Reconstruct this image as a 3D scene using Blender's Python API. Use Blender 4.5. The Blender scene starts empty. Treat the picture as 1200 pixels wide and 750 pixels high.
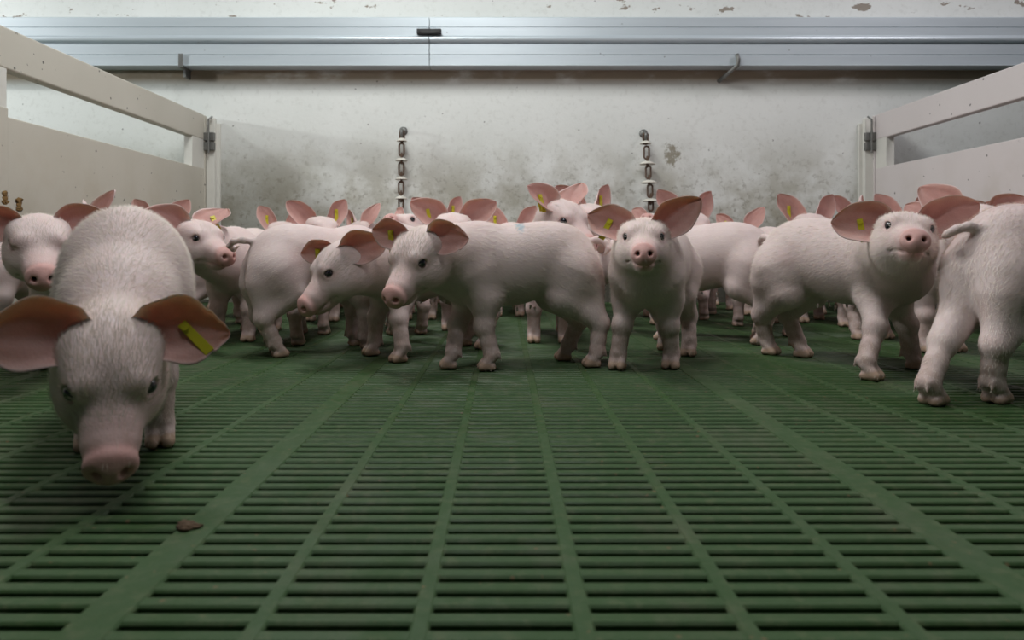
import bpy, bmesh, math, random
import numpy as np
from mathutils import Vector, Matrix
random.seed(7)
RNG = np.random.default_rng(11)
SC = bpy.context.scene
COL = SC.collection

# ------------------------------------------------------------------ camera, world, light, exposure
FPX, CX, HY, CAMH = 807.0, 590.0, 290.0, 0.2306      # focal length, vanishing point and eye height of the 1200x750 frame
cam_d = bpy.data.cameras.new('camera'); cam = bpy.data.objects.new('camera', cam_d); COL.objects.link(cam)
cam.location = (0, 0, CAMH); cam.rotation_euler = (math.pi/2, 0, 0)
cam_d.sensor_width = 36; cam_d.lens = FPX/1200*36
cam_d.shift_x = (600-CX)/1200; cam_d.shift_y = -(375-HY)/1200
cam_d.clip_start = .02
cam_d.dof.use_dof = True; cam_d.dof.focus_distance = 1.3; cam_d.dof.aperture_fstop = 7.0
SC.camera = cam
w = bpy.data.worlds.new('world'); SC.world = w; w.use_nodes = True
bg = w.node_tree.nodes['Background']; bg.inputs[0].default_value = (.80, .90, 1, 1); bg.inputs[1].default_value = .022
SC.view_settings.view_transform = 'Standard'; SC.view_settings.look = 'None'
SC.view_settings.gamma = 1; SC.view_settings.use_curve_mapping = False
SC.view_settings.exposure = 0.0

def area(name, loc, target, size, size_y, power, color=(1, 1, 1)):
    d = bpy.data.lights.new(name, 'AREA'); d.shape = 'RECTANGLE'; d.size = size; d.size_y = size_y
    d.energy = power; d.color = color
    o = bpy.data.objects.new(name, d); COL.objects.link(o); o.location = loc
    o.rotation_euler = (Vector(target)-Vector(loc)).to_track_quat('-Z', 'Y').to_euler()
    return o
area('ceiling_tube_lamp', (-.45, 1.55, 2.2), (-.1, 1.9, 0), 1.2, .14, 31, (.97, 1, .98))
area('ceiling_tube_lamp', (-.1, .15, 2.1), (.05, 1.5, .15), 1.2, .14, 13, (.98, .99, 1))
area('ceiling_tube_lamp', (2.05, 1.9, 2.15), (.6, 2.1, 0), .14, .8, 14, (1, .95, 1))
area('side_tube_lamp', (-3.4, 1.9, 1.13), (-.3, 2.9, .6), .10, .10, 22, (.95, 1, 1))
area('side_tube_lamp', (-3.2, 1.9, 1.95), (-.5, 2.9, .6), .12, .12, 17, (.97, 1, 1))

WALL_Y = 2.9
PX = lambda px, Y: (px-CX)*Y/FPX
PZ = lambda py, Y: CAMH-(py-HY)*Y/FPX
def ground(px, py):
    Y = FPX*CAMH/(py-HY); return (PX(px, Y), Y)

# ------------------------------------------------------------------ helpers
def obj(name, mesh, mat, parent=None):
    o = bpy.data.objects.new(name, mesh); COL.objects.link(o)
    if mat is not None:
        mesh.materials.clear()
        for m in (mat if isinstance(mat, (list, tuple)) else [mat]): mesh.materials.append(m)
    o.parent = parent
    return o
def tag(o, label=None, cat=None, group=None, kind=None):
    if label: o['label'] = label
    if cat: o['category'] = cat
    if group: o['group'] = group
    if kind: o['kind'] = kind
    return o
def empty(name, loc, rz=0):
    o = bpy.data.objects.new(name, None); COL.objects.link(o); o.location = loc; o.rotation_euler = (0, 0, rz)
    o.empty_display_size = .05
    return o
def bm_mesh(bm, name, smooth=False):
    me = bpy.data.meshes.new(name); bm.to_mesh(me); bm.free()
    if smooth: me.polygons.foreach_set('use_smooth', [True]*len(me.polygons))
    return me
def add_box(bm, lo, hi, bev=0, seg=2):
    r = bmesh.ops.create_cube(bm, size=1)
    vs = r['verts']
    for v in vs:
        v.co = Vector([lo[i]+(v.co[i]+.5)*(hi[i]-lo[i]) for i in range(3)])
    if bev:
        es = list({e for v in vs for e in v.link_edges})
        bmesh.ops.bevel(bm, geom=es, offset=bev, segments=seg, affect='EDGES', profile=.5)
def add_tube(bm, pts, rad, n=8, closed=False):
    pts = [Vector(p) for p in pts]; m = len(pts); rings = []
    rs = rad if isinstance(rad, (list, tuple)) else [rad]*m
    up = None
    for i, p in enumerate(pts):
        a = pts[(i-1) % m] if (closed or i > 0) else p
        b = pts[(i+1) % m] if (closed or i < m-1) else p
        t = (b-a).normalized()
        if up is None: up = t.orthogonal().normalized()
        up = (up-t*up.dot(t)).normalized(); s = t.cross(up)
        rings.append([bm.verts.new(p+(up*math.cos(k*2*math.pi/n)+s*math.sin(k*2*math.pi/n))*rs[i]) for k in range(n)])
    for i in range(m if closed else m-1):
        A, B = rings[i], rings[(i+1) % m]
        for k in range(n): bm.faces.new((A[k], A[(k+1) % n], B[(k+1) % n], B[k]))
    if not closed:
        bm.faces.new(rings[0][::-1]); bm.faces.new(rings[-1])
def add_lathe(bm, prof, c=(0, 0, 0), n=24):
    rings = [[bm.verts.new((c[0]+r*math.cos(k*2*math.pi/n), c[1]+r*math.sin(k*2*math.pi/n), c[2]+z)) for k in range(n)] for r, z in prof]
    for A, B in zip(rings, rings[1:]):
        for k in range(n): bm.faces.new((A[k], A[(k+1) % n], B[(k+1) % n], B[k]))
    bm.faces.new(rings[0][::-1]); bm.faces.new(rings[-1])
def np_mesh(name, V, F4, F3=None, smooth=True):
    me = bpy.data.meshes.new(name)
    n4 = len(F4); n3 = 0 if F3 is None else len(F3)
    me.vertices.add(len(V)); me.vertices.foreach_set('co', np.asarray(V, np.float32).ravel())
    loops = np.concatenate([np.asarray(F4, np.int32).ravel()]+([np.asarray(F3, np.int32).ravel()] if n3 else []))
    me.loops.add(len(loops)); me.loops.foreach_set('vertex_index', loops)
    st = np.concatenate([np.arange(n4)*4]+([n4*4+np.arange(n3)*3] if n3 else [])).astype(np.int32)
    me.polygons.add(n4+n3); me.polygons.foreach_set('loop_start', st)
    me.update(calc_edges=True); me.validate()
    me.polygons.foreach_set('use_smooth', np.full(len(me.polygons), smooth))
    return me

# ------------------------------------------------------------------ materials
class NT:
    def __init__(s, name, rough=.6, spec=.5, metal=0):
        s.m = bpy.data.materials.new(name); s.m.use_nodes = True; s.t = s.m.node_tree
        s.b = s.t.nodes['Principled BSDF']; s.b.inputs['Roughness'].default_value = rough
        s.b.inputs['Metallic'].default_value = metal; s.b.inputs['Specular IOR Level'].default_value = spec
    def n(s, typ, **kw):
        x = s.t.nodes.new(typ)
        for k, v in kw.items(): setattr(x, k, v)
        return x
    def l(s, a, b): s.t.links.new(a, b)
    def coord(s, scale=(1, 1, 1), which='Object'):
        tc = s.n('ShaderNodeTexCoord'); mp = s.n('ShaderNodeMapping'); mp.inputs['Scale'].default_value = scale
        s.l(tc.outputs[which], mp.inputs[0]); return mp.outputs[0]
    def noise(s, vec, scale, detail=4, rough=.5):
        x = s.n('ShaderNodeTexNoise'); x.inputs['Scale'].default_value = scale; x.inputs['Detail'].default_value = detail
        x.inputs['Roughness'].default_value = rough
        s.l(vec, x.inputs['Vector']); return x.outputs['Fac']
    def ramp(s, fac, a, b, lo=0, hi=1):
        x = s.n('ShaderNodeMapRange'); x.interpolation_type = 'SMOOTHSTEP'
        x.inputs['From Min'].default_value = a; x.inputs['From Max'].default_value = b
        x.inputs['To Min'].default_value = lo; x.inputs['To Max'].default_value = hi
        s.l(fac, x.inputs['Value']); return x.outputs[0]
    def mix(s, fac, a, b, mode='MIX'):
        x = s.n('ShaderNodeMix', data_type='RGBA', blend_type=mode)
        for sock, v in ((x.inputs['Factor'], fac), (x.inputs['A'], a), (x.inputs['B'], b)):
            if hasattr(v, 'is_output') or isinstance(v, bpy.types.NodeSocket): s.l(v, sock)
            elif isinstance(v, (int, float)): sock.default_value = v
            else: sock.default_value = (*v, 1)
        return x.outputs['Result']
    def math(s, op, a, b=None):
        x = s.n('ShaderNodeMath', operation=op)
        for i, v in enumerate((a, b)):
            if v is None: continue
            if isinstance(v, bpy.types.NodeSocket): s.l(v, x.inputs[i])
            else: x.inputs[i].default_value = v
        return x.outputs[0]
    def attr(s, name):
        x = s.n('ShaderNodeAttribute', attribute_name=name); return x.outputs['Fac']
    def sep(s, v):
        x = s.n('ShaderNodeSeparateXYZ'); s.l(v, x.inputs[0]); return x.outputs
    def bump(s, h, strength, dist=.002):
        x = s.n('ShaderNodeBump'); x.inputs['Strength'].default_value = strength; x.inputs['Distance'].default_value = dist
        s.l(h, x.inputs['Height']); s.l(x.outputs[0], s.b.inputs['Normal'])
    def color(s, c):
        if isinstance(c, bpy.types.NodeSocket): s.l(c, s.b.inputs['Base Color'])
        else: s.b.inputs['Base Color'].default_value = (*c, 1)

def simple(name, c, rough=.5, metal=0, var=.12, scale=40):
    t = NT(name, rough, metal=metal)
    v = t.noise(t.coord(), scale)
    t.color(t.mix(v, tuple(x*(1-var) for x in c), tuple(min(1, x*(1+var)) for x in c)))
    return t.m

# plaster wall, with its own stains and some shade painted into the colour
t = NT('wall_plaster', .85, .2)
P = t.coord(); s_ = t.sep(P)
c = t.mix(t.noise(P, 3, 6), (.64, .66, .63), (.80, .81, .79))
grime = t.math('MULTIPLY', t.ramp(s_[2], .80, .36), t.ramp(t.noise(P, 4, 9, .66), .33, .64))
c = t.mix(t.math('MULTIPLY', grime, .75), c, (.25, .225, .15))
c = t.mix(t.math('MULTIPLY', t.ramp(s_[2], .38, .16), .9), c, (.07, .062, .045))  # near-black foot of the wall: shade behind the crowd, painted in
fine = t.math('MULTIPLY', t.ramp(s_[2], .75, .25, .15, 1), t.ramp(t.noise(P, 42, 6, .7), .52, .66))
c = t.mix(t.math('MULTIPLY', fine, .75), c, (.20, .185, .14))
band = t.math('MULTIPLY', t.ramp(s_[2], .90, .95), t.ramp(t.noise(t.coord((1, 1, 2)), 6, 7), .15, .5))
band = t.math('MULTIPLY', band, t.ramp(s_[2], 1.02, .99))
c = t.mix(t.math('MULTIPLY', band, .9), c, (.25, .19, .125))  # brown stain under the channel, with the channel's shadow painted into it
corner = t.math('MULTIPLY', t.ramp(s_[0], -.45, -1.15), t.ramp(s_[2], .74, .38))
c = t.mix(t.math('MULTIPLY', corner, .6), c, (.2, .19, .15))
peel = t.math('MULTIPLY', t.ramp(t.noise(t.coord((1, 1, 2)), 9, 5, .6), .63, .65), t.ramp(s_[2], 1.17, 1.19))
c = t.mix(peel, c, (.30, .26, .22))
# a dark mouldy patch beside the right-hand chain
def blob(t, s_, x0, z0, rx, rz):
    dx = t.math('DIVIDE', t.math('SUBTRACT', s_[0], x0), rx); dz = t.math('DIVIDE', t.math('SUBTRACT', s_[2], z0), rz)
    return t.math('ADD', t.math('POWER', t.math('ABSOLUTE', dx), 2.0), t.math('POWER', t.math('ABSOLUTE', dz), 2.0))
bx, bz = PX(788, 2.9), PZ(182, 2.9)
m1 = t.ramp(t.math('ADD', blob(t, s_, bx, bz, .035, .055), t.math('MULTIPLY', t.math('SUBTRACT', t.noise(P, 38, 7, .75), .5), 7.0)), 1.0, .2)
c = t.mix(t.math('MULTIPLY', m1, .8), c, (.2, .17, .11))
vor = t.n('ShaderNodeTexVoronoi'); vor.inputs['Scale'].default_value = 15; t.l(P, vor.inputs['Vector'])
spk = t.math('MULTIPLY', t.ramp(vor.outputs['Distance'], .075, .05), t.ramp(t.noise(P, 60, 2), .45, .55))
c = t.mix(t.math('MULTIPLY', spk, .7), c, (.10, .09, .08))
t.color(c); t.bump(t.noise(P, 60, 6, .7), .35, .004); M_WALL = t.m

def flyspeck(t, P, c, scale=28, th=.09, dark=(.06, .055, .05), amt=.85):
    v = t.n('ShaderNodeTexVoronoi'); v.inputs['Scale'].default_value = scale; t.l(P, v.inputs['Vector'])
    f = t.math('MULTIPLY', t.ramp(v.outputs['Distance'], th, th*.7), t.ramp(t.noise(P, scale*2.1, 2), .48, .53))
    return t.mix(t.math('MULTIPLY', f, amt), c, dark)
def pvc(name, a, b):
    t = NT(name, .45, .4); P = t.coord(); s_ = t.sep(P)
    c = t.mix(t.noise(P, 4, 5), a, b)
    d = t.math('MULTIPLY', t.ramp(s_[2], .62, .2), t.ramp(t.noise(P, 7, 7, .6), .4, .7))
    c = t.mix(t.math('MULTIPLY', d, .45), c, (.38, .32, .22))
    c = flyspeck(t, P, c, 26, .13)
    t.color(c); return t.m
M_PVC_L = pvc('pvc_cream', (.50, .47, .40), (.60, .57, .50))
M_PVC_R = pvc('pvc_white', (.60, .55, .54), (.68, .63, .62))
M_PVC_W = simple('pvc_strip', (.66, .65, .60), .4, var=.06)
t = NT('aluminium_paint', .38, .5, .25); P = t.coord((.6, 1, 6))
c = t.mix(t.noise(P, 6, 5), (.50, .56, .60), (.62, .68, .72))
c = flyspeck(t, t.coord(), c, 20, .06, amt=.7); t.color(c); M_ALU = t.m
M_BLACK = simple('black_rubber', (.02, .02, .02), .6)
M_STEEL = simple('dull_steel', (.20, .20, .19), .5, .7, .3)
M_RUST = simple('rusty_steel', (.13, .085, .06), .75, .4, .35, 300)
M_DISC = simple('white_plastic', (.66, .63, .56), .5, var=.12, scale=90)
M_TAG = simple('yellow_plastic', (.62, .55, .03), .4, var=.08, scale=100)
M_DUNG = simple('dried_dung', (.09, .055, .03), .9, var=.5, scale=150)
t = NT('rust_spot', .9, .2); t.color((.22, .13, .05)); M_SPOT = t.m

# green plastic slats
t = NT('green_plastic', .55, .35); P = t.coord(); s_ = t.sep(P)
c = t.mix(t.noise(P, 3, 5), (.027, .064, .017), (.038, .086, .024))
c = t.mix(t.math('MULTIPLY', t.ramp(t.noise(P, 60, 6, .7), .48, .72), .55), c, (.10, .12, .055))
c = t.mix(t.math('MULTIPLY', t.ramp(t.noise(t.coord((1, .5, 1)), 11, 7, .7), .50, .68), .6), c, (.080, .095, .050))
v = t.n('ShaderNodeTexVoronoi'); v.inputs['Scale'].default_value = 60; t.l(P, v.inputs['Vector'])
f = t.math('MULTIPLY', t.ramp(v.outputs['Distance'], .14, .09), t.ramp(t.noise(P, 90, 2), .5, .56))
c = t.mix(t.math('MULTIPLY', f, .7), c, (.16, .105, .05))
t.color(c); t.bump(t.noise(P, 220, 4, .7), .3, .001)
t.l(t.ramp(t.noise(P, 20, 4), .3, .7, .42, .7), t.b.inputs['Roughness'])
M_GREEN = t.m
t = NT('pit_dark', 1, 0); t.color((.008, .008, .007)); M_PIT = t.m

# skin
def skin(name, mark=False):
    t = NT(name, .62, .3); P = t.coord()
    base = t.mix(t.noise(P, 22, 4), (.66, .52, .50), (.78, .65, .63))
    base = t.mix(t.math('MULTIPLY', t.ramp(t.noise(P, 9, 5, .6), .52, .7), .35), base, (.64, .43, .42))
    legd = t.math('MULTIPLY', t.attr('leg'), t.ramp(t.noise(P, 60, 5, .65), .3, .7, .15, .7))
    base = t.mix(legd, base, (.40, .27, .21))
    base = t.mix(t.math('MULTIPLY', t.ramp(t.noise(P, 95, 5, .7), .60, .72), .22), base, (.35, .24, .19))
    base = t.mix(t.attr('pink'), base, (.62, .36, .33))
    ear = t.mix(t.noise(t.coord((1, 1, 1)), 45, 5, .6), (.42, .205, .18), (.62, .37, .33))
    base = t.mix(t.attr('ear'), base, ear)
    base = t.mix(t.attr('hoof'), base, t.mix(t.noise(P, 130, 3), (.42, .28, .20), (.58, .42, .32)))
    base = t.mix(t.attr('dark'), base, (.05, .02, .018))
    if mark:
        s_ = t.sep(P)
        f = t.math('MULTIPLY', t.ramp(t.math('ADD', blob(t, s_, -.01, .285, .012, .03), t.math('MULTIPLY', t.math('SUBTRACT', t.noise(P, 130, 4, .7), .5), 2.2)), 1.0, .3), .55)
        base = t.mix(f, base, (.10, .33, .42))
    t.color(base)
    st = t.noise(t.coord((40, 160, 160)), 3, 3)
    t.bump(t.math('ADD', st, t.noise(P, 300, 3)), .25, .0012)
    t.b.inputs['Subsurface Weight'].default_value = .12
    t.b.inputs['Subsurface Radius'].default_value = (.012, .005, .003)
    t.b.inputs['Subsurface Scale'].default_value = 1.0
    return t.m
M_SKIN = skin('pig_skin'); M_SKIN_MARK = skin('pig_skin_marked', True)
t = NT('bristle', .5, .4); t.color(t.mix(t.noise(t.coord(), 30), (.74, .62, .54), (.86, .78, .70))); M_HAIR = t.m
t = NT('eye', .06, .6); t.color((.012, .012, .018)); t.b.inputs['Coat Weight'].default_value = .6; M_EYE = t.m

# ------------------------------------------------------------------ SDF modelling of the piglets
class Field:
    def __init__(s, lo, hi, h):
        s.lo = np.array(lo, np.float64); s.h = h
        s.n = np.ceil((np.array(hi)-s.lo)/h).astype(int)+1
        s.ax = [(s.lo[i]+h*np.arange(s.n[i])).astype(np.float32) for i in range(3)]
        s.d = np.full(s.n, .05, np.float32)
    def blk(s, lo, hi, m):
        a = np.clip(np.floor((np.array(lo)-m-s.lo)/s.h).astype(int), 0, s.n-1)
        b = np.clip(np.ceil((np.array(hi)+m-s.lo)/s.h).astype(int)+1, 1, s.n)
        sl = tuple(slice(a[i], b[i]) for i in range(3))
        if any(b[i] <= a[i] for i in range(3)): return None, None
        X = s.ax[0][sl[0]][:, None, None]; Y = s.ax[1][sl[1]][None, :, None]; Z = s.ax[2][sl[2]][None, None, :]
        return sl, (X, Y, Z)
    def op(s, sl, a, k, sub=False):
        D = s.d[sl]
        if not sub:
            h = np.maximum(k-np.abs(D-a), 0)/k; s.d[sl] = np.minimum(D, a)-h*h*k*.25
        else:
            a = -a; h = np.maximum(k-np.abs(D-a), 0)/k; s.d[sl] = np.maximum(D, a)+h*h*k*.25
    def cone(s, a, b, ra, rb, k=.015, sub=False):
        a = np.array(a, float); b = np.array(b, float); r = max(ra, rb)
        sl, g = s.blk(np.minimum(a, b)-r, np.maximum(a, b)+r, max(k, .012)+.006)
        if sl is None: return
        ba = b-a; L = float(ba@ba)+1e-12
        q = [g[i]-np.float32(a[i]) for i in range(3)]
        t = np.clip((q[0]*ba[0]+q[1]*ba[1]+q[2]*ba[2])/L, 0, 1)
        d = np.sqrt((q[0]-t*ba[0])**2+(q[1]-t*ba[1])**2+(q[2]-t*ba[2])**2)-(ra+(rb-ra)*t)
        s.op(sl, d.astype(np.float32), k, sub)
    def ell(s, c, r, R=None, k=.015, sub=False):
        c = np.array(c, float); r = np.array(r, float); R = np.eye(3) if R is None else R
        ext = np.sqrt(((R*r[None, :])**2).sum(1))
        sl, g = s.blk(c-ext, c+ext, max(k, .012)+.006)
        if sl is None: return
        q = [g[i]-np.float32(c[i]) for i in range(3)]
        u = [(q[0]*R[0, j]+q[1]*R[1, j]+q[2]*R[2, j]) for j in range(3)]
        k0 = np.sqrt((u[0]/r[0])**2+(u[1]/r[1])**2+(u[2]/r[2])**2)
        k1 = np.sqrt((u[0]/r[0]**2)**2+(u[1]/r[1]**2)**2+(u[2]/r[2]**2)**2)+1e-6
        s.op(sl, (k0*(k0-1)/k1).astype(np.float32), k, sub)
    def mesh(s):
        d = s.d; S = d < 0
        c = [S[i:S.shape[0]-1+i, j:S.shape[1]-1+j, k:S.shape[2]-1+k] for i in (0, 1) for j in (0, 1) for k in (0, 1)]
        cnt = sum(x.astype(np.int8) for x in c)
        m = (cnt > 0) & (cnt < 8)
        I = np.argwhere(m); idx = np.full(m.shape, -1, np.int64); idx[m] = np.arange(len(I))
        cv = np.stack([d[I[:, 0]+i, I[:, 1]+j, I[:, 2]+k] for i in (0, 1) for j in (0, 1) for k in (0, 1)], 1)
        co = np.array([(i, j, k) for i in (0, 1) for j in (0, 1) for k in (0, 1)], float)
        acc = np.zeros((len(I), 3)); n = np.zeros(len(I))
        for a in range(8):
            for b in range(a+1, 8):
                if abs(co[a]-co[b]).sum() != 1: continue
                va, vb = cv[:, a], cv[:, b]; x = (va < 0) != (vb < 0)
                t = np.where(x, va/np.where(x, va-vb, 1), 0)
                acc += np.where(x[:, None], co[a]+t[:, None]*(co[b]-co[a]), 0); n += x
        V = (I+acc/n[:, None])*s.h+s.lo
        F = []
        for ax in range(3):
            sl0 = [slice(None)]*3; sl1 = [slice(None)]*3; sl0[ax] = slice(0, -1); sl1[ax] = slice(1, None)
            A, B = S[tuple(sl0)], S[tuple(sl1)]
            E = np.argwhere(A != B); inside = A[E[:, 0], E[:, 1], E[:, 2]]
            o1, o2 = [(1, 2), (2, 0), (0, 1)][ax]
            ok = (E[:, o1] > 0) & (E[:, o2] > 0) & (E[:, o1] < m.shape[o1]) & (E[:, o2] < m.shape[o2]); E = E[ok]; inside = inside[ok]
            q = []
            for (p, r) in ((1, 1), (0, 1), (0, 0), (1, 0)):
                C = E.copy(); C[:, o1] -= p; C[:, o2] -= r; q.append(idx[C[:, 0], C[:, 1], C[:, 2]])
            q = np.stack(q, 1); q[~inside] = q[~inside][:, ::-1]; F.append(q)
        F = np.concatenate(F)
        F = F[(F >= 0).all(1)]
        for it in range(2):
            e = np.concatenate([F[:, [0, 1]], F[:, [1, 2]], F[:, [2, 3]], F[:, [3, 0]]])
            acc = np.zeros_like(V); n = np.zeros(len(V))
            for i in range(3):
                acc[:, i] = np.bincount(e[:, 0], V[e[:, 1], i], len(V))+np.bincount(e[:, 1], V[e[:, 0], i], len(V))
            n = np.bincount(e[:, 0], minlength=len(V))+np.bincount(e[:, 1], minlength=len(V))
            V = V*.55+.45*acc/np.maximum(n, 1)[:, None]
        return V, F

def rotm(yaw, pitch, roll):
    y, p, r = map(math.radians, (yaw, pitch, roll))
    return np.array(Matrix.Rotation(y, 3, 'Z') @ Matrix.Rotation(-p, 3, 'Y') @ Matrix.Rotation(r, 3, 'X'))
nrm = lambda v: v/np.linalg.norm(v)
sst = lambda a, b, x: (lambda t: t*t*(3-2*t))(np.clip((x-a)/(b-a), 0, 1))

def ear_mesh(B, A, N, L, W, cup0=1.15, cup1=.55, bend=.0, s=1., rag=False, seed=0, skew=0.):
    """a cupped leaf with thickness: returns verts, quads, inner weight, and a frame for the tag"""
    A = nrm(A); N = N-A*(N@A); N = nrm(N); X = np.cross(A, N)
    nu, nv = 30, 22
    rg = np.random.default_rng(seed); ph = rg.random(4)*6
    def surf(u, v, off):
        uu = max(u, 0)
        if u < .42: f = .62+.38*math.sin(math.pi/2*max(0, (u+.12)/.54))
        else: f = math.cos(math.pi/2*((u-.42)/.58))**.70
        if u < 0: f *= (1+u*2.2)
        al = cup0+(cup1-cup0)*min(1, max(0, u*1.35)); w = W*f
        fl = 1+.05*math.sin(9*u+ph[0])*abs(v)
        if rag and u > .6: fl *= 1-.10*max(0, math.sin(u*41+ph[1]))
        x = w*math.sin(v*al)/math.sin(al)*fl+skew*W*uu*uu
        n = w*(1-math.cos(v*al))/math.sin(al)
        n += L*bend*uu*uu + L*.03*math.sin(5*v+ph[2]+3*u)*uu*abs(v)
        n += .0009*s*math.sin(v*11)*sst(0, .3, u)*(1-u)
        th = (.0026*s)*(1-.6*v*v)*(1-.5*uu)
        n += off*th
        return B+A*L*(u-.0)+X*x+N*n
    us = [-.22+1.22*(i/(nu-1)) for i in range(nu)]; us[-1] = .995
    vs = [-1+2*j/(nv-1) for j in range(nv)]
    V = []; W_ = []
    for side in (1, -1):
        for u in us:
            for v in vs:
                V.append(surf(u, v, side*.5)); W_.append((1.0 if side > 0 else .10)*(1-.75*sst(.86, 1, abs(v)) if side > 0 else 1)*(sst(-.1, .12, u)))
    F = []; K = nu*nv
    for i in range(nu-1):
        for j in range(nv-1):
            a = i*nv+j; F.append((a, a+1, a+nv+1, a+nv)); b = a+K; F.append((b, b+nv, b+nv+1, b+1))
        a = i*nv; F.append((a, a+nv, a+nv+K, a+K)); a = i*nv+nv-1; F.append((a, a+K, a+nv+K, a+nv))
    for j in range(nv-1):
        a = j; F.append((a, a+K, a+1+K, a+1)); a = (nu-1)*nv+j; F.append((a, a+1, a+1+K, a+K))
    tagp = surf(.46, -.05, .5); tagq = surf(.46, -.05, -.5)
    return np.array(V), np.array(F), np.array(W_), (tagp, tagq, N, A)

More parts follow.
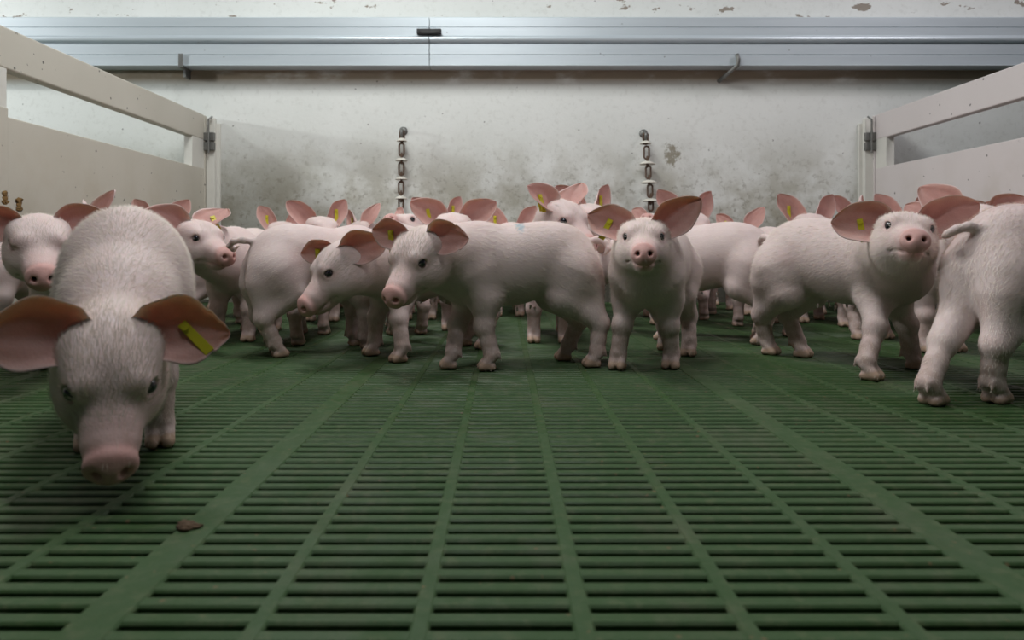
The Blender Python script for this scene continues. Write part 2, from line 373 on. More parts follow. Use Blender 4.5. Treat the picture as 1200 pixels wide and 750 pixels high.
DEF_EAR = dict(A=(-.15, .75, .62), N=(.95, .1, -.15), L=.092, W=.035, bend=.05)
def build_pig(root, P, res=.0024, hair=9000, mat=None):
    """P: local-frame pose of the pig (x forward, y left, z up)."""
    s = P.get('s', 1.0)
    H = np.array(P['skull']); R = rotm(P['hyaw'], P['hpitch'], P.get('hroll', 0)); fat = P.get('fat', 1.0); LX = .87
    bend = P.get('bend', 0.0)
    hs = P.get('hs', 1.0)*s
    def hp(x, y, z): return H+R@(np.array([x*(1 if x < .03 else 1+.9*(x-.03)), y, z])*hs)
    feet = P['feet']
    pts = [np.array([-.21*s, -.075*s, -.005]), np.array([.19*s, .075*s, .30*s]), H-.08*s*np.ones(3), H+.08*s*np.ones(3), hp(.115, 0, -.02)-.03*s, hp(.115, 0, -.02)+.03*s]
    for f in feet.values(): pts += [np.array([f[0]-.06, f[1]-.03, -.005]), np.array([f[0]+.04, f[1]+.03, .0])]
    lo = np.min(pts, 0)-.012; hi = np.max(pts, 0)+.012; lo[2] = -.012
    fd = Field(lo, hi, res)
    S = lambda *a: tuple(x*s for x in a)
    yb = lambda x: bend*((x/.16)**2-.4)*s
    # torso
    for (x, z, rx, ry, rz, k) in ((-.108, .206, .078, .058, .072, .03), (-.05, .208, .085, .058, .072, .03), (.010, .191, .082, .064, .075, .03),
                                  (.07, .198, .080, .053, .072, .03), (.085, .216, .065, .043, .060, .03), (.115, .188, .052, .040, .056, .03)):
        fd.ell((x*s*LX, yb(x), z*s), (rx*s*(.45+.55*LX), ry*s*fat, rz*s*(.5+.5*fat)), k=k*s)
    # neck
    N0 = np.array([.090*s*LX, yb(.09), .208*s]); N1 = hp(-.028, 0, -.008)
    mid = (N0+N1)/2+np.array([0, 0, .004])
    fd.cone(N0, mid, .058*s, .052*s, .03*s); fd.cone(mid, N1, .052*s, .046*s, .025*s)
    fd.cone(np.array([.12*s*LX, yb(.12), .175*s]), hp(-.01, 0, -.028), .045*s, .032*s, .03*s)
    # head
    def E(c, r, k=.015, sub=False, Rl=None): fd.ell(hp(*c), np.array(r)*hs, R if Rl is None else R@Rl, k*hs, sub)
    def C(a, b, ra, rb, k=.015, sub=False): fd.cone(hp(*a), hp(*b), ra*hs, rb*hs, k*hs, sub)
    E((-.008, 0, .003), (.054, .043, .046), .02)
    C((.015, 0, -.004), (.070, 0, -.0165), .036, .0235, .02)
    C((.060, 0, -.0155), (.090, 0, -.020), .0205, .0195, .012)
    C((0, 0, -.026), (.062, 0, -.036), .029, .0145, .015)
    E((.068, 0, -.040), (.020, .0125, .0085), .010)
    for q in (1, -1):
        E((.008, q*.0255, -.018), (.043, .023, .031), .018)
        C((-.005, q*.026, .024), (.032, q*.023, .021), .019, .0135, .014)     # brow
        C((.045, q*.010, -.004), (.075, q*.011, -.010), .014, .009, .012)     # bridge of the nose
    tl = np.array(Matrix.Rotation(math.radians(-10), 3, 'Y'))
    E((.0945, 0, -.0185), (.0068, .0225, .0195), .005, Rl=tl)
    E((.0915, 0, -.0165), (.0080, .0205, .0175), .008)
    for q in (1, -1):
        C((.0865, q*.0100, -.0165), (.104, q*.0112, -.0165), .0034, .0046, .003, True)
        pl = [(.089, q*.004, -.0375), (.080, q*.0135, -.0345), (.062, q*.022, -.032), (.046, q*.0285, -.0305), (.036, q*.0325, -.025)]
        for a, b in zip(pl, pl[1:]): C(a, b, .0020, .0020, .003, True)
        E((.034, q*.0275, .0150), (.0125, .0110, .0110), .006)
        if not P.get('shut'):
            rl = np.array(Matrix.Rotation(q*math.radians(-30), 3, 'Z'))
            E((.0385, q*.0355, .0150), (.0086, .0080, .0070*P.get('eo', 1)), .002, True, rl)
        else:
            for a, b in zip([(.024, q*.0385, .017), (.034, q*.0385, .011), (.045, q*.0335, .012)], [(.034, q*.0385, .011), (.045, q*.0335, .012), (.051, q*.028, .017)]): C(a, b, .0030, .0030, .002, True)
    # legs
    for nm, f in feet.items():
        q = 1 if nm[1] == 'L' else -1; fx, fy = f[0], f[1]; lift = f[2] if len(f) > 2 else 0
        if nm[0] == 'F':
            sh = np.array([.092*s*LX, q*.028*s+yb(.09), .172*s]); el = np.array([.078*s*LX+.3*(fx-.08*s), q*.037*s+yb(.09), .132*s])
            T = np.array([fx-.006*s, fy, .031*s+lift]); ca = el*.50+T*.50+np.array([.007*s, 0, 0]); lo_ = ca*.45+T*.55
            fd.cone(sh, el, .042*s, .028*s, .025*s); fd.cone(el, ca, .0272*s, .0172*s, .018*s)
            fd.ell(ca+np.array([.002*s, 0, 0]), S(.0182, .0180, .019), k=.010*s)
        else:
            hpj = np.array([-.114*s, q*.028*s+yb(-.11), .178*s]); el = np.array([-.090*s+.25*(fx+.135*s), q*.036*s+yb(-.1), .132*s])
            T = np.array([fx-.008*s, fy, .031*s+lift]); ca = el*.45+T*.55+np.array([(-.040+.028*min(1, max(0, -.140*s-fx)/.06))*s, 0, .006*s]); lo_ = ca*.45+T*.55
            fd.ell(hpj+np.array([-.006*s, 0, -.008*s]), S(.054, .036, .060), k=.025*s)
            fd.cone(hpj, el, .046*s, .029*s, .025*s); fd.cone(el, ca, .0265*s, .0168*s, .016*s)
            fd.cone(hpj+np.array([-.035*s, 0, -.03*s]), ca, .026*s, .0135*s, .02*s)
        fd.cone(ca, lo_, .0172*s, .0142*s, .008*s); fd.cone(lo_, T, .0142*s, .0162*s, .008*s)
        for cq in (1, -1):
            a = T+np.array([.003*s, cq*.0062*s, -.008*s]); b = np.array([fx+.011*s, fy+cq*.0080*s, .0085*s+lift])
            fd.cone(a, b, .0104*s, .0082*s, .004*s)
            fd.cone(b+np.array([-.016*s, 0, -.002*s]), b+np.array([.003*s, 0, -.002*s]), .0085*s, .0065*s, .004*s)
            fd.cone(T+np.array([-.012*s, cq*.0080*s, .002*s]), T+np.array([-.0160*s, cq*.0092*s, -.010*s]), .0032*s, .0018*s, .004*s)
        fd.cone((fx+.010*s, fy, .001+lift), (fx+.030*s, fy, .016*s+lift), .0016*s, .0030*s, .0025*s, True)
    # creases behind the shoulder and in front of the thigh
    for q in (1, -1):
        fd.cone((-.050*s, q*.066*s*fat+yb(-.05), .152*s), (-.052*s, q*.050*s*fat, .118*s), .001*s, .004*s, .016*s, True)
    # tail
    tp = P.get('tail', [(-.178, 0, .243), (-.196, .004, .246), (-.210, .012, .240), (-.214, .018, .228), (-.208, .016, .218)])
    tp = [(np.array(a)+np.array([.178*(1-LX), 0, 0]))*s+np.array([0, yb(a[0]), 0]) for a in tp]; nt = len(tp)-1
    for i in range(nt): fd.cone(tp[i], tp[i+1], (.0072-.0036*i/nt)*s, (.0072-.0036*(i+1)/nt)*s, .007*s)
    # underside details: a small row of teats
    for x in (-.04, -.005, .03):
        for q in (1, -1): fd.cone((x*s, q*.020*s, .113*s), (x*s, q*.022*s, .107*s), .003*s, .002*s, .003*s)
    # flat soles on the floor
    fd.d = np.maximum(fd.d, -(fd.ax[2][None, None, :]-.0006).astype(np.float32)*np.ones_like(fd.d))
    V, F = fd.mesh()
    # painted weights
    q = (V-H)@R/hs
    q[:, 0] = np.where(q[:, 0] < .03, q[:, 0], .03+(q[:, 0]-.03)*.945)
    inhead = (np.linalg.norm(q-np.array([.03, 0, 0]), axis=1) < .105)
    sn = (.4*sst(.035, .075, q[:, 0])+.6*sst(.080, .091, q[:, 0]))*np.exp(-((np.abs(q[:, 1])/.035)**4))*inhead*(q[:, 2] > -.05)
    ey = sum(np.exp(-(np.linalg.norm(q-np.array([.036, k*.035, .014]), axis=1)/.013)**2) for k in (1, -1))*inhead
    lips = np.exp(-(np.linalg.norm((q-np.array([.075, 0, -.036]))*np.array([.6, .6, 1.6]), axis=1)/.014)**2)*inhead
    pink = np.clip(sn*1.0+ey*.55+lips*.3, 0, 1)
    nost = sum(np.exp(-(np.linalg.norm((q-np.array([.090, k*.0104, -.0165])), axis=1)/.0046)**4) for k in (1, -1))*inhead
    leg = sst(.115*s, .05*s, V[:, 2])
    hoof = np.zeros(len(V))
    for f in feet.values():
        lift = f[2] if len(f) > 2 else 0
        r = np.hypot(V[:, 0]-f[0]-.012*s, V[:, 1]-f[1])
        hoof = np.maximum(hoof, sst(.016*s, .010*s, V[:, 2]-lift-.3*(V[:, 0]-f[0]))*(r < .04*s))
    earw = np.zeros(len(V)); dark = np.clip(nost, 0, 1)
    nb = len(V)
    # vertex normals of the body for the bristles
    fn = np.cross(V[F[:, 2]]-V[F[:, 0]], V[F[:, 3]]-V[F[:, 1]])
    VN = np.zeros_like(V)
    for j in range(4):
        for i in range(3): VN[:, i] += np.bincount(F[:, j], fn[:, i], nb)
    VN /= np.linalg.norm(VN, axis=1)[:, None]+1e-12
    # ears, opening and direction given relative to the way the head is turned
    Ry = rotm(P['hyaw'], 0, 0); tags = []; earV = []
    for nm, q_ in (('L', 1), ('R', -1)):
        e = dict(DEF_EAR); e.update(P.get('ear', {})); e.update(P.get('ear'+nm, {}))
        A = Ry@(np.array(e['A'])*np.array([1, q_, 1])); Nn = Ry@(np.array(e['N'])*np.array([1, q_, 1]))
        B = hp(-.020, q_*.030, .030)
        ev, ef, ew, fr = ear_mesh(B, A, Nn, e['L']*s, e['W']*s, e.get('cup0', 1.3), e.get('cup1', .6), e['bend'], s, e.get('rag', False), int(abs(H[0]*1e4)) % 997+q_, e.get('skew', .38)*q_)
        ef = ef+len(V); earV.append((ev, len(V)))
        V = np.concatenate([V, ev]); F = np.concatenate([F, ef]); z0 = np.zeros(len(ev))
        pink = np.concatenate([pink, z0+.12]); leg = np.concatenate([leg, z0]); hoof = np.concatenate([hoof, z0])
        earw = np.concatenate([earw, ew*.95]); dark = np.concatenate([dark, z0])
        if e.get('tag'): tags.append((fr, e['tag']))
    me = np_mesh('piglet_body', V, F)
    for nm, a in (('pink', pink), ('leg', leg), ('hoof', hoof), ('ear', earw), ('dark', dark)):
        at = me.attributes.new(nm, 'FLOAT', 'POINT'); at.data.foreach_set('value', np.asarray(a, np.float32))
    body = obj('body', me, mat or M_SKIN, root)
    # eyes
    if not P.get('shut'):
        for q_ in (1, -1):
            bm = bmesh.new(); bmesh.ops.create_uvsphere(bm, u_segments=20, v_segments=14, radius=.0082*hs)
            e = obj('eye', bm_mesh(bm, 'eye', True), M_EYE, root); e.location = hp(.0360, q_*.0308, .0150)
    # yellow ear tags: a stud through the ear and a strip that hangs from it
    for (fr, td) in tags:
        p, pb, Nn, A = fr; hang = np.array(td if td is not True else (0, 0, -1), float)
        hang = nrm(hang-Nn*(hang@Nn)*.75); Nt = nrm(Nn-hang*(Nn@hang)); X = np.cross(hang, Nt)
        bm = bmesh.new()
        for (o, n0, ln, wd) in ((p, 1, .035, .0052), (pb, -1, .031, .0048)):
            for a in (0,):
                c0 = o+Nt*n0*.0022*s; 
                r = bmesh.ops.create_cube(bm, size=1)
                for v in r['verts']:
                    l = v.co.z+.5; wdd = wd*(1 if l > .5 else .85)
                    v.co = Vector(c0+hang*((l*(ln+.005)-.005)*s)+X*v.co.x*2*wdd*s+Nt*v.co.y*.0016*s)
                bmesh.ops.bevel(bm, geom=list({e for v in r['verts'] for e in v.link_edges}), offset=.0005*s, segments=2, affect='EDGES')
            add_tube(bm, [tuple(o+Nt*n0*.0015*s), tuple(o+Nt*n0*.0050*s)], .0036*s, 12)
        add_tube(bm, [tuple(p), tuple(pb)], .002*s, 8)
        obj('ear_tag', bm_mesh(bm, 'ear_tag'), M_TAG, root)
    # bristles
    if hair:
        rg = np.random.default_rng(int(hair)+nb)
        Vb = V[:nb]; area_w = np.ones(nb)*(1-.97*sst(.055, .08, q[:, 0])*inhead)*(1-.9*hoof[:nb])*(1-.8*np.clip(ey, 0, 1))*(1-.45*leg[:nb])
        near = np.linalg.norm(q-np.array([.01, 0, 0]), axis=1) < .09
        area_w = area_w*(1+.8*near); area_w /= area_w.sum()
        I = rg.choice(nb, hair, p=area_w)
        p0 = Vb[I]+rg.normal(0, res*.4, (hair, 3)); n0 = VN[I]; p0 -= n0*((p0-Vb[I])*n0).sum(1)[:, None]
        fl = np.tile(np.array([-1., 0, -.35]), (hair, 1)); fl[:, 0] += .0
        hd = near[I]; fl[hd] = R@np.array([-1., 0, .05])
        lg = (Vb[I, 2] < .125*s) & ~hd; fl[lg] = np.array([-.1, 0, -1.])
        fl += rg.normal(0, .22, fl.shape)
        fl -= n0*(fl*n0).sum(1)[:, None]; fl /= np.linalg.norm(fl, axis=1)[:, None]+1e-9
        Lh = (rg.uniform(.006, .012, hair)*np.where(lg, .6, 1)*s)[:, None]; wv = np.cross(fl, n0)*(.00019*s)
        p1 = p0+(fl*.85+n0*.28)*Lh*.5; p2 = p0+(fl*.95+n0*.34)*Lh
        HV = np.stack([p0-wv, p0+wv, p1+wv*.8, p1-wv*.8, p2], 1).reshape(-1, 3)
        b = np.arange(hair)[:, None]*5
        hm = np_mesh('bristles', HV, b+np.array([[0, 1, 2, 3]]), b+np.array([[3, 2, 4]]))
        obj('bristles', hm, M_HAIR, root)
    return body

def default_feet(s=1., st=(0, 0, 0, 0)):
    return dict(FL=(.084*s+st[0], .037*s), FR=(.084*s+st[1], -.037*s), HL=(-.134*s+st[2], .038*s), HR=(-.134*s+st[3], -.038*s))

def place_pig(label, center, heading, head, feet=None, s=1.0, group=None, res=.0024, hair=9000, mat=None, **kw):
    """center (x, y) in metres, heading in degrees (0 = to the right, -90 = towards the lens); head = (x, y, z, yaw, pitch, roll) in the room."""
    h = math.radians(heading); c_, s_ = math.cos(h), math.sin(h)
    def loc(x, y): dx, dy = x-center[0], y-center[1]; return (dx*c_+dy*s_, -dx*s_+dy*c_)
    hx, hy = loc(head[0], head[1])
    ft = default_feet(s, kw.pop('st', (0, 0, 0, 0)))
    for k, v in (feet or {}).items():
        g = ground(*v[:2]); l = loc(*g)
        toe = .012*s
        ft[k] = (l[0]-toe, l[1])+tuple(v[2:])
    P = dict(skull=(hx, hy, head[2]), hyaw=head[3]-heading, hpitch=head[4], hroll=head[5] if len(head) > 5 else 0, feet=ft, s=s)
    P.update(kw)
    # tag directions are given in room axes
    for e in ('earL', 'earR'):
        if e in P and isinstance(P[e].get('tag'), tuple):
            t_ = P[e]['tag']; P[e] = dict(P[e]); P[e]['tag'] = (t_[0]*c_+t_[1]*s_, -t_[0]*s_+t_[1]*c_, t_[2])
    root = empty('piglet', (center[0], center[1], 0), h)
    tag(root, label, 'pig', group or 'piglets at the front of the crowd')
    build_pig(root, P, res, hair, mat)
    return root
def hd(px, py, Y, yaw, pitch, roll=0): return (PX(px, Y), Y, PZ(py, Y), yaw, pitch, roll)

# ------------------------------------------------------------------ the room: wall, floor, pit
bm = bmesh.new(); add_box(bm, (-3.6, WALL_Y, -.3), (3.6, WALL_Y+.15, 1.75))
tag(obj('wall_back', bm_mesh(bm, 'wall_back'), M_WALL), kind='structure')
bm = bmesh.new(); add_box(bm, (-3.6, -.6, -.5), (3.6, WALL_Y, -.42))
tag(obj('floor_pit', bm_mesh(bm, 'floor_pit'), M_PIT), kind='structure')

def slat(bm, x0, x1, y0, y1, zt=0.0, zb=-.022, ch=.0016):
    prof = [(y0+.0018, zb), (y0, zt-ch), (y0+ch, zt), (y1-ch, zt), (y1, zt-ch), (y1-.0018, zb)]
    A = [bm.verts.new((x0, y, z)) for y, z in prof]; B = [bm.verts.new((x1, y, z)) for y, z in prof]
    n = len(prof)
    for i in range(n): bm.faces.new((A[i], A[(i+1) % n], B[(i+1) % n], B[i]))
    bm.faces.new(A[::-1]); bm.faces.new(B)
def rib(bm, x0, x1, y0, y1, zt=.0004, zb=-.045, ch=.0016):
    prof = [(x0+.002, zb), (x0, zt-ch), (x0+ch, zt), (x1-ch, zt), (x1, zt-ch), (x1-.002, zb)]
    A = [bm.verts.new((x, y0, z)) for x, z in prof]; B = [bm.verts.new((x, y1, z)) for x, z in prof]
    n = len(prof)
    for i in range(n): bm.faces.new((B[i], B[(i+1) % n], A[(i+1) % n], A[i]))
    bm.faces.new(B[::-1]); bm.faces.new(A)
bm = bmesh.new()
XJ, YJ, PIT = .349, .829, .020
y = YJ-.6*2
while y < WALL_Y:
    y1 = min(y+.6, WALL_Y)
    slat(bm, -3.6, 3.6, y-.0095, y+.0085)                     # wide bar where two grids meet
    k = 1
    while k < 30 and y+k*PIT < WALL_Y-.01:
        slat(bm, -3.6, 3.6, y+k*PIT-.0063, y+k*PIT+.0063); k += 1
    y += .6
x = XJ-.6*6
while x < 3.5:
    rib(bm, x-.0162, x+.0162, -.35, WALL_Y, .0006)
    for k in range(1, 6):
        w_ = .0062 if k != 3 else .0068
        rib(bm, x+k*.1-w_, x+k*.1+w_, -.35, WALL_Y)
    x += .6
fl = obj('floor', bm_mesh(bm, 'floor'), M_GREEN); tag(fl, 'green plastic slatted floor', kind='structure')

# a dropping on the grid joint
def dropping(px, py, r, label, seed):
    rg = random.Random(seed); bm = bmesh.new()
    for i in range(5):
        q = bmesh.ops.create_icosphere(bm, subdivisions=3, radius=r*rg.uniform(.55, 1))
        dx, dy = rg.uniform(-1, 1)*r*1.5, rg.uniform(-1, 1)*r*.8
        for v in q['verts']:
            n = 1+.22*math.sin(v.co.x*900+i)+.18*math.sin(v.co.y*1300+v.co.z*700)
            v.co = Vector((v.co.x*n*1.25+dx, v.co.y*n+dy, max(0, v.co.z*n*.55+r*.25)))
    X, Y = ground(px, py)
    o = obj('dropping', bm_mesh(bm, 'dropping', True), M_DUNG); o.location = (X, Y, .0006)
    tag(o, label, 'dung')
dropping(217, 619, .0062, 'dark brown dropping lying on the wide joint of the green grid', 3)

# ------------------------------------------------------------------ pen partitions
k_ = WALL_Y/FPX
Z_TOP, Z_RB, Z_LP = CAMH+153*k_, CAMH+124*k_, CAMH+91.0*k_
XL = PX(245, WALL_Y); XR = PX(1019, WALL_Y); TH = .035
def partition(X, sgn, y0, mat, label, stiles):
    root = empty('pen_partition', (X, (y0+WALL_Y)/2, 0)); oy = (y0+WALL_Y)/2
    tag(root, label, 'pen partition')
    a, b = (0, sgn*TH) if sgn > 0 else (sgn*TH, 0)
    bm = bmesh.new(); add_box(bm, (a, y0-oy, Z_RB), (b, WALL_Y-.045-oy, Z_TOP), .004)
    obj('top_rail', bm_mesh(bm, 'rail'), mat, root)
    bm = bmesh.new(); add_box(bm, (a, y0-oy, .012), (b, WALL_Y-.045-oy, Z_LP), .003)
    obj('board', bm_mesh(bm, 'board'), mat, root)
    for (s0, s1) in stiles:
        bm = bmesh.new(); add_box(bm, (a+.001, s0-oy, Z_LP-.001), (b-.001, s1-oy, Z_RB+.001), .001)
        obj('stile', bm_mesh(bm, 'stile'), M_PVC_W, root)
    # end post against the wall and the latch plate that holds the partition to it
    bm = bmesh.new()
    p = sgn
    add_box(bm, (min(-p*.001, -p*.004), WALL_Y-.044-oy, .012), (max(p*.036, p*.002) if p > 0 else .001, WALL_Y-.026-oy, Z_TOP-.002), .002) if p > 0 else add_box(bm, (-.036, WALL_Y-.044-oy, .012), (.001, WALL_Y-.026-oy, Z_TOP-.002), .002)
    obj('end_cap', bm_mesh(bm, 'cap'), mat, root)
    bm = bmesh.new()
    c0 = -.030 if p > 0 else .004; c0 = c0 if p > 0 else .004
    add_box(bm, (min(-p*.038, -p*.002), WALL_Y-.035-oy, .012), (max(-p*.038, -p*.002), WALL_Y-.012-oy, Z_TOP-.01), .003)
    add_box(bm, (min(-p*.052, -p*.036), WALL_Y-.014-oy, .012), (max(-p*.052, -p*.036), WALL_Y-.001-oy, Z_TOP-.03), .002)
    obj('post', bm_mesh(bm, 'post'), M_PVC_W, root)
    bm = bmesh.new()
    z0 = CAMH+112*k_
    for dz in (0, .04):
        add_box(bm, (min(-p*.042, p*.004), WALL_Y-.052-oy, z0+dz), (max(-p*.042, p*.004), WALL_Y-.034-oy, z0+dz+.034), .002)
    add_tube(bm, [(-p*.022, WALL_Y-.058-oy, z0-.012), (-p*.022, WALL_Y-.058-oy, z0+.125), (-p*.032, WALL_Y-.045-oy, z0+.14)], .004, 8)
    obj('latch', bm_mesh(bm, 'latch'), M_STEEL, root)
    return root, oy
rl, oyl = partition(XL, -1, .75, M_PVC_L, 'cream plastic pen partition with an open slot on the left side', [(2.745, WALL_Y-.045), (1.55, 1.72)])
rr, oyr = partition(XR, 1, .95, M_PVC_R, 'pale pinkish white plastic pen partition with an open slot on the right side', [(2.775, WALL_Y-.045), (1.1, 1.25)])
bm = bmesh.new()                                      # joining strip and rusty screw heads on the left board
add_box(bm, (0, 1.66-oyl, .02), (.006, 1.716-oyl, Z_LP+.02), .002)
obj('joint_strip', bm_mesh(bm, 'strip'), M_PVC_L, rl)
for (px, py) in ((3, 232), (22, 240)):
    Yp = XL*FPX/(px-CX); bm = bmesh.new()
    for i in range(4):
        q = bmesh.ops.create_icosphere(bm, subdivisions=2, radius=.007)
        for v in q['verts']: v.co = Vector((v.co.x*.12, v.co.y*1.3*random.uniform(.9, 1.3)+random.uniform(-.006, .006)*(1 if i else 0), v.co.z+[0, .008, -.010, .012][i]))
    o = obj('rust_spot', bm_mesh(bm, 'rust', True), M_SPOT, rl)
    o.location = (.006 if px < 10 else .001, Yp-oyl, PZ(py, Yp))

# ------------------------------------------------------------------ aluminium channel along the wall
YF = WALL_Y-.075
def ch_prof():
    f = lambda py: PZ(py, YF)
    P_ = [(WALL_Y-.002, f(19.5)), (YF+.004, f(19.5)), (YF, f(20.5)), (YF, f(31.3)), (YF+.003, f(31.8)), (YF+.003, f(32.6)), (YF, f(33)), (YF, f(41.5)),
          (YF-.006, f(42.5)), (YF-.012, f(44.5)), (YF-.014, f(46.5)), (YF-.012, f(48.2)), (YF-.002, f(49.6)), (YF+.006, f(50)), (YF+.006, f(51.6)), (YF, f(52)), (YF, f(63.6)),
          (YF+.003, f(64)), (YF+.003, f(64.8)), (YF, f(65.2)), (YF, f(75.6)), (YF-.004, f(76)), (YF-.004, f(77)), (WALL_Y-.002, f(77))]
    return P_
def channel(x0, x1, label):
    bm = bmesh.new(); pr = ch_prof(); oz = .9
    A = [bm.verts.new((x0, y, z)) for y, z in pr]; B = [bm.verts.new((x1, y, z)) for y, z in pr]; n = len(pr)
    for i in range(n): bm.faces.new((A[i], B[i], B[(i+1) % n], A[(i+1) % n]))
    bm.faces.new(A); bm.faces.new(B[::-1])
    bmesh.ops.recalc_face_normals(bm, faces=bm.faces)
    tag(obj('wall_channel', bm_mesh(bm, 'channel'), M_ALU), label, 'channel', 'aluminium channel along the wall')
xs = PX(503.5, YF)
channel(-3.5, xs-.003, 'long ribbed pale aluminium channel on the wall, length left of the black clip')
channel(xs, 3.5, 'long ribbed pale aluminium channel on the wall, length right of the black clip')
bm = bmesh.new(); add_box(bm, (PX(489, YF), YF-.022, PZ(41.2, YF)), (PX(517.5, YF), YF-.0005, PZ(35.2, YF)), .003)
for dx in (.012, .088): add_tube(bm, [(PX(489, YF)+dx, YF-.022, PZ(38.2, YF)), (PX(489, YF)+dx, YF-.026, PZ(38.2, YF))], .004, 10)
tag(obj('joint_clip', bm_mesh(bm, 'clip'), M_BLACK), 'small black clip across the seam of the two channel lengths', 'clip')
def hook(px, label, h0, h1, lean, r):
    bm = bmesh.new(); Yh = YF-.006
    if r == 0:
        add_box(bm, (PX(px-2.6, Yh), Yh-.004, PZ(77, Yh)), (PX(px+2.6, Yh), Yh, PZ(63, Yh)), .001)
        add_box(bm, (PX(px-2.6, Yh), Yh-.004, PZ(78.5, Yh)), (PX(px+2.6, Yh), WALL_Y-.001, PZ(77.1, Yh)), .001)
        add_box(bm, (PX(px-1.2, Yh), WALL_Y-.05, PZ(88, Yh)), (PX(px+1.4, Yh), WALL_Y-.001, PZ(78.3, Yh)), .001)  # lower tab added in place of the bracket's shadow on the wall
    else:
        add_tube(bm, [(PX(px+1, Yh), Yh-.006, PZ(64, Yh)), (PX(px+2.5, Yh), Yh-.008, PZ(70, Yh)), (PX(px+2, Yh), Yh-.006, PZ(77, Yh)), (PX(px-4, Yh), Yh+.02, PZ(82, Yh)), (PX(px-13, Yh), WALL_Y-.002, PZ(90, Yh))], .0085, 8)
    tag(obj('wall_bracket', bm_mesh(bm, 'bracket', r > 0), M_STEEL), label, 'bracket')
hook(212, 'flat grey metal bracket holding up the left part of the channel', 0, 0, 0, 0)
hook(862, 'bent grey metal hook under the right part of the channel', 0, 0, 0, 1)

# ------------------------------------------------------------------ toy chains with plastic discs
def link(bm, c, hz, hx, r, yaw):
    pts = []
    for i in range(20):
        a = i*2*math.pi/20; x = hx*math.cos(a); z = (hz-hx)*(1 if math.sin(a) > 0 else -1)+hx*math.sin(a)
        pts.append((c[0]+x*math.cos(yaw), c[1]+x*math.sin(yaw), c[2]+z))
    add_tube(bm, pts, r, 7, True)
def toy(px0, px1, pys, label, wide):
    Yc = WALL_Y-.045; kk = Yc/FPX
    root = empty('toy_chain', (PX(px0, Yc), Yc, 0)); tag(root, label, 'pig toy', 'chains with discs on the back wall')
    X0 = PX(px0, Yc); z = lambda py: PZ(py, Yc); n = len(pys); dxs = [(PX(px0+(px1-px0)*i/(n-1), Yc)-X0) for i in range(n)]
    bm = bmesh.new()
    zt = z(pys[0]-12)
    add_tube(bm, [(0, .045, zt), (0, .01, zt), (0, -.004, zt-.004), (0, -.010, zt-.016), (0, -.004, zt-.028), (0, .006, zt-.030)], .006, 8)
    add_lathe(bm, [(.001, 0), (.018, .0), (.018, .004), (.001, .004)], (0, 0, 0), 14)
    for v in bm.verts[-56:]: v.co = Vector((v.co.x, .045-v.co.z, zt+v.co.y))
    obj('wall_hook', bm_mesh(bm, 'hook', True), M_STEEL, root)
    for i, py in enumerate(pys):
        bm = bmesh.new(); zc = z(py); R_ = wide[i]*kk
        add_lathe(bm, [(.004, .006), (.008, .006), (R_*.6, .003), (R_, -.005), (R_, -.008), (R_*.6, -.001), (.008, .001), (.004, .001)], (dxs[i], 0, zc), 28)
        obj('disc', bm_mesh(bm, 'disc', True), M_DISC, root)
        if i < n-1:
            mx = (dxs[i]+dxs[i+1])/2; mz = z((py+pys[i+1])/2+.5)
            bm = bmesh.new(); link(bm, (mx, -.004, mz), 7.4*kk, 2.9*kk, .0040, 0)
            obj('link', bm_mesh(bm, 'link', True), M_RUST, root)
            bm = bmesh.new(); link(bm, (dxs[i+1], 0, z(pys[i+1]-.8)), 6.2*kk, 2.2*kk, .0038, math.pi/2)
            obj('link', bm_mesh(bm, 'link', True), M_RUST, root)
    bm = bmesh.new(); link(bm, (dxs[0]*.5, 0, z(pys[0]-4)), 6.5*kk, 2.4*kk, .0042, 0)
    obj('link', bm_mesh(bm, 'link', True), M_RUST, root)
    bm = bmesh.new(); link(bm, (dxs[-1], -.002, z(pys[-1]+6)), 7*kk, 2.6*kk, .0042, 0)
    obj('link', bm_mesh(bm, 'link', True), M_RUST, root)
toy(471, 470, (163.5, 186.5, 208.5, 231), 'hanging chain with four pale plastic discs on the wall, left of the two', (6, 7, 7, 7))
toy(756.5, 762.5, (166.5, 190.5, 212.5, 234), 'hanging chain with four wider pale plastic discs on the wall, right of the two', (6.5, 9.2, 9.2, 9.5))

# ------------------------------------------------------------------ piglets in front

Q = 1.0
def q_(r): return r*Q
# near the lens, walking up to it with its head low
place_pig('biggest piglet at front left walking to the camera, head lowered to the green slats', (-.472, .868), -64, hd(131, 431, .645, -61, -44, 0),
    s=.97, hs=.97, eo=1.35, res=q_(.0020), hair=34000, fat=1.18, st=(.01, -.01, 0, 0),
    ear=dict(A=(.05, 1, .12), N=(1, .05, .05), L=.076, W=.034, bend=.06, cup0=1.1, cup1=.5),
    earR=dict(A=(.05, .97, .20)), earL=dict(A=(.1, .97, .10), rag=True, tag=(.72, -.1, -.7)))
place_pig('piglet with closed eyes at far left beside the cream board, looking past the big piglet', (-.87, 1.40), -62, hd(46, 288, 1.17, -54, -20, 3),
    s=1.02, res=q_(.003), hair=7000, shut=True, ear=dict(A=(.0, .95, .15), N=(1, 0, -.1), L=.075, W=.030), earL=dict(A=(-.1, .9, .35)))
place_pig('piglet nosing the tail of its neighbour, yellow tag in its upright ear', (-.665, 1.77), -88, hd(232, 284, 1.53, -30, -8, 2),
    res=q_(.003), hair=7000, earR=dict(A=(-.1, .85, .5), N=(.8, -.2, 0), L=.09), earL=dict(A=(-.2, .75, .6), N=(.4, -.85, 0), L=.075, tag=(.35, 0, -1)))
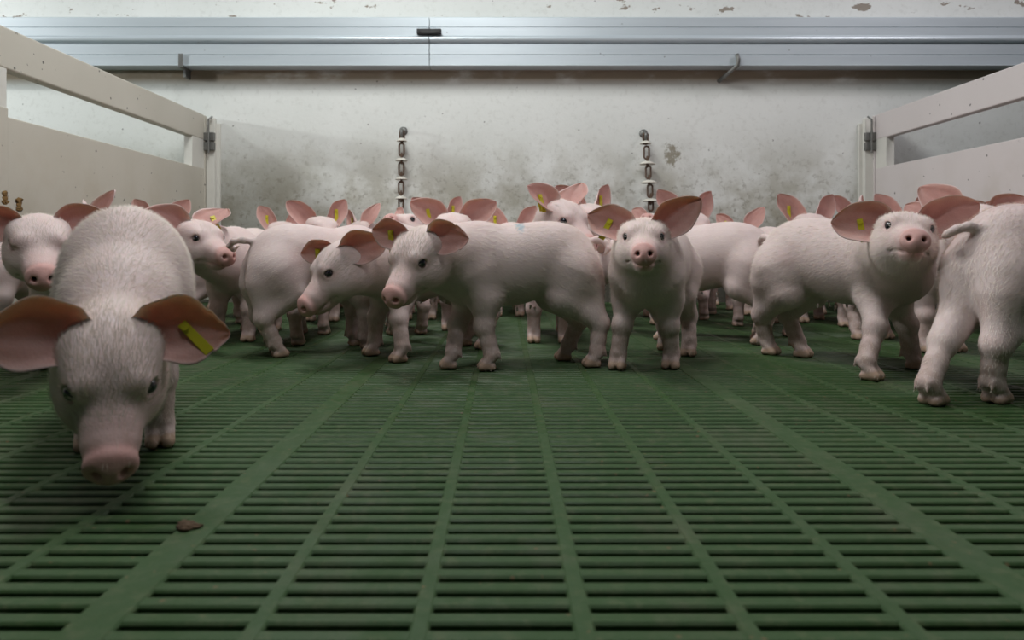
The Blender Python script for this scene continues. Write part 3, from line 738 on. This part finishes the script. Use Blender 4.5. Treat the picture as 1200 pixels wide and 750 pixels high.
place_pig('piglet seen from behind at left, pale rump and curled tail towards the camera', (-.400, 1.545), 34, (-.25, 1.68, .185, 45, -35),
    res=q_(.0026), hair=9000, st=(0, 0, .035, .02), tail=[(-.178, 0, .243), (-.198, .004, .246), (-.216, .014, .244), (-.222, .026, .234), (-.212, .034, .226), (-.203, .030, .234)])
place_pig('piglet looking down to the left with drooping red ears, left of the central piglet', (-.175, 1.515), -143, hd(399, 315, 1.345, -140, -34, 3),
    feet=dict(FR=(430, 417), FL=(462, 425)), res=q_(.0024), hair=12000,
    earR=dict(A=(.55, .8, .08), N=(.64, -.77, -.2), L=.072, W=.026, tag=(0, 0, -1)), earL=dict(A=(-.5, .35, .22), N=(.2, .95, .0), L=.076, W=.034, bend=.1))
place_pig('central piglet standing side-on with blue mark on its back, face turned to the camera', (.018, 1.355), 190, hd(492, 302, 1.25, -120, -32, -3),
    feet=dict(FL=(565, 434), FR=(520, 432), HL=(688, 430), HR=(655, 422)), res=q_(.0022), hair=20000, mat=M_SKIN_MARK,
    earR=dict(A=(.15, .9, .35), N=(.9, .1, -.1), L=.074, W=.031, tag=(0, 0, -1)), earL=dict(A=(-.1, .95, .16), N=(1, .0, -.05), L=.070, W=.032, rag=True))
place_pig('piglet facing the camera behind the central piglet, only ears, eyes and forehead showing', (-.125, 2.0), -86, hd(531, 272, 1.75, -88, -4, -3),
    res=q_(.003), hair=6000, earR=dict(A=(0, .72, .55), N=(1, 0, 0), tag=(.2, 0, -1)), earL=dict(A=(0, .78, .66), N=(1, 0, 0)))
place_pig('piglet resting its snout on the rump of the central piglet, tag in its ear', (.115, 1.75), -93, hd(660, 261, 1.535, -55, -20, 0),
    res=q_(.0028), hair=7000, earR=dict(A=(-.15, .75, .7), N=(.8, -.35, 0), L=.075, tag=(.1, 0, -1)), earL=dict(A=(-.3, .5, .8), N=(.5, -.8, 0), L=.07))
place_pig('white piglet facing straight at the camera, raised round snout, right of the central piglet', (.305, 1.385), -114, hd(754, 287, 1.255, -101, 0, 0),
    feet=dict(FR=(722, 434), FL=(785, 433), HL=(806, 418), HR=(778, 411)), hs=.93, res=q_(.0022), hair=18000,
    earR=dict(A=(-.1, .72, .42), N=(1, -.1, 0), L=.080, W=.034, tag=(-.5, 0, -1)), earL=dict(A=(0, .66, .66), N=(1, .1, -.1), L=.094, W=.034),
    tail=[(-.178, 0, .243), (-.188, .002, .255), (-.190, .002, .270), (-.188, .000, .285)])
place_pig('piglet seen side-on in the gap between the two white front piglets, head hidden', (.49, 1.72), 160, (.30, 1.84, .20, 130, -20),
    s=1.04, res=q_(.0028), hair=8000)
place_pig('white piglet at right lifting its snout to the camera, two yellow strips in its ear', (.672, 1.36), -54, hd(1060, 280, 1.16, -110, 8, -6),
    feet=dict(FR=(1028, 446), FL=(1080, 433), HR=(908, 416), HL=(946, 419)), s=1.03, hs=.90, res=q_(.0022), hair=18000,
    earR=dict(A=(-.1, .95, .20), N=(.95, .0, -.1), L=.082, W=.036, tag=(.2, 0, -1)), earL=dict(A=(-.05, .75, .48), N=(1, .1, -.1), L=.088, W=.034))
place_pig('piglet cut off by the right edge, its rump and curled tail to the left', (.870, 1.108), 24, (1.06, 1.22, .235, 20, -15),
    feet=dict(HL=(1099, 473), HR=(1173, 471)), s=1.05, res=q_(.0022), hair=24000, fat=1.06,
    tail=[(-.172, 0, .246), (-.188, .010, .250), (-.200, .020, .246), (-.205, .029, .240), (-.203, .037, .236)])
place_pig('piglet with one eye showing above the rump of the cut-off piglet at right', (.95, 1.60), -80, hd(1142, 268, 1.37, -130, -4, 0),
    res=q_(.003), hair=6000, earR=dict(A=(-.2, .6, .7), N=(1, 0, 0)), earL=dict(A=(-.2, .7, .5), N=(1, 0, 0), L=.06, W=.026))

# ------------------------------------------------------------------ piglets crowded behind: four poses, copied
REAR = 'piglets crowded behind'
def proto(name, hyaw, hpitch, skull, ear, earL, earR, hair=0):
    root = empty('piglet', (0, 0, 0)); build_pig(root, dict(skull=skull, hyaw=hyaw, hpitch=hpitch, feet=default_feet(), ear=ear, earL=earL, earR=earR), q_(.0038), hair)
    return root, skull
up = dict(A=(-.1, .45, .85), N=(1, .2, 0), L=.088, W=.031)
PROT = [proto('a', 6, -6, (.190, .01, .262), up, {}, dict(tag=(0, 0, -1)), 4500),
        proto('b', 38, -4, (.178, .032, .268), up, dict(tag=(0, 0, -1)), dict(A=(-.1, .6, .75)), 4500),
        proto('c', -30, 26, (.178, -.03, .275), dict(up, A=(-.5, .55, .6)), {}, {}, 4500),
        proto('d', -42, -18, (.180, -.03, .262), up, dict(A=(-.3, .3, .9)), dict(A=(-.1, .7, .7), tag=(0, 0, -1)), 4500)]
used = set()
def copy_tree(o, parent=None):
    c = o.copy(); COL.objects.link(c); c.parent = parent
    for ch in list(o.children): copy_tree(ch, c)
    return c
def rear(pi, px, Y, heading, label, dz=0, s=1.0):
    root, sk = PROT[pi]
    if pi in used: o = copy_tree(root)
    else: o = root; used.add(pi)
    h = math.radians(heading)
    ox = sk[0]*math.cos(h)-sk[1]*math.sin(h); oy = sk[0]*math.sin(h)+sk[1]*math.cos(h)
    o.location = (PX(px, Y)-ox*s, Y-oy*s, 0); o.rotation_euler = (0, 0, h); o.scale = (s, s, s)
    tag(o, label, 'pig', REAR)
TODO = [
 (3, 106, 1.72, -90, 'piglet whose red ears show over the rump of the big front left piglet', 1.0),
 (0, 186, 2.22, -90, 'piglet half hidden left of the tail-nosing piglet, single ear up by the cream board', 1.06),
 (0, 330, 2.46, -90, 'piglet at the back by the left corner post, leftmost pair of ears against the wall', 1.04),
 (1, 377, 2.05, -95, 'piglet at the back, second pair of ears from the left corner post', 1.02),
 (3, 422, 2.52, -90, 'piglet at the back, third pair of ears from the left corner post', 1.05),
 (2, 478, 2.10, -85, 'piglet with lifted pink snout below the left toy chain', 1.03),
 (1, 518, 2.48, -95, 'piglet at the back behind the forehead of the hidden piglet, one pointed ear up', 1.13),
 (0, 600, 2.20, -90, 'piglet at the back with ear tips just above the blue marked back', 1.0),
 (1, 692, 2.04, -96, 'piglet with tall pink ears behind the snout-resting piglet', 1.14),
 (2, 766, 2.46, -85, 'piglet with lifted head below the right toy chain', 1.09),
 (0, 808, 1.96, -78, 'piglet whose one large ear stands behind the right ear of the frontal piglet', 1.08),
 (3, 868, 2.44, -92, 'piglet at the back over the side-on piglet in the gap, small tagged ears', 1.0),
 (0, 950, 2.00, -88, 'piglet with red tagged ear left of the right corner post', 1.06),
 (1, 1004, 2.26, -92, 'piglet with tall ears in front of the right corner post', 1.10),
 (0, 1062, 2.28, -92, 'piglet behind the lifted-snout piglet, ears over its head', 1.12),
 (2, 1107, 1.80, -92, 'piglet by the right board, behind the large ear of the lifted-snout piglet', 1.02),
 (3, 1208, 1.76, -90, 'piglet at the right board by the picture edge, one ear tip up', 1.0),
]
for (pi, px, Y, hdg, lab, s_) in TODO: rear(pi, px, Y, hdg, lab, 0, s_)

# piglets standing deep in the crowd with their heads down: only their backs and dark legs show between the others
root_e = empty('piglet', (0, 0, 0))
build_pig(root_e, dict(skull=(.165, 0, .185), hyaw=8, hpitch=-40, feet=default_feet(1, (.01, -.015, .012, -.01)), ear=dict(A=(-.8, .6, .0), N=(0, .5, .9), L=.06, W=.026)), q_(.0038), 0)
for i, (x, y, a, z) in enumerate([(-.321, 1.929, 122, .94), (.19, 2.64, 184, .94), (.715, 1.925, 86, .94), (.66, 2.328, 66, .94), (-.809, 1.992, 61, .94), (-.93, 2.23, 36, .94),
        (1.34, 1.46, 184, .94), (1.031, 2.065, -96, .94), (-.658, 2.593, 85, .94), (-.513, 1.76, 87, .94), (-1.13, 1.42, 82, .96)]):
    o = root_e if i == 0 else copy_tree(root_e)
    o.location = (x, y, 0); o.rotation_euler = (0, 0, math.radians(a)); o.scale = (z, z, z)
    tag(o, 'piglet hidden deep in the crowd, head down, only legs in shadow showing', 'pig', 'piglets hidden deep in the crowd')
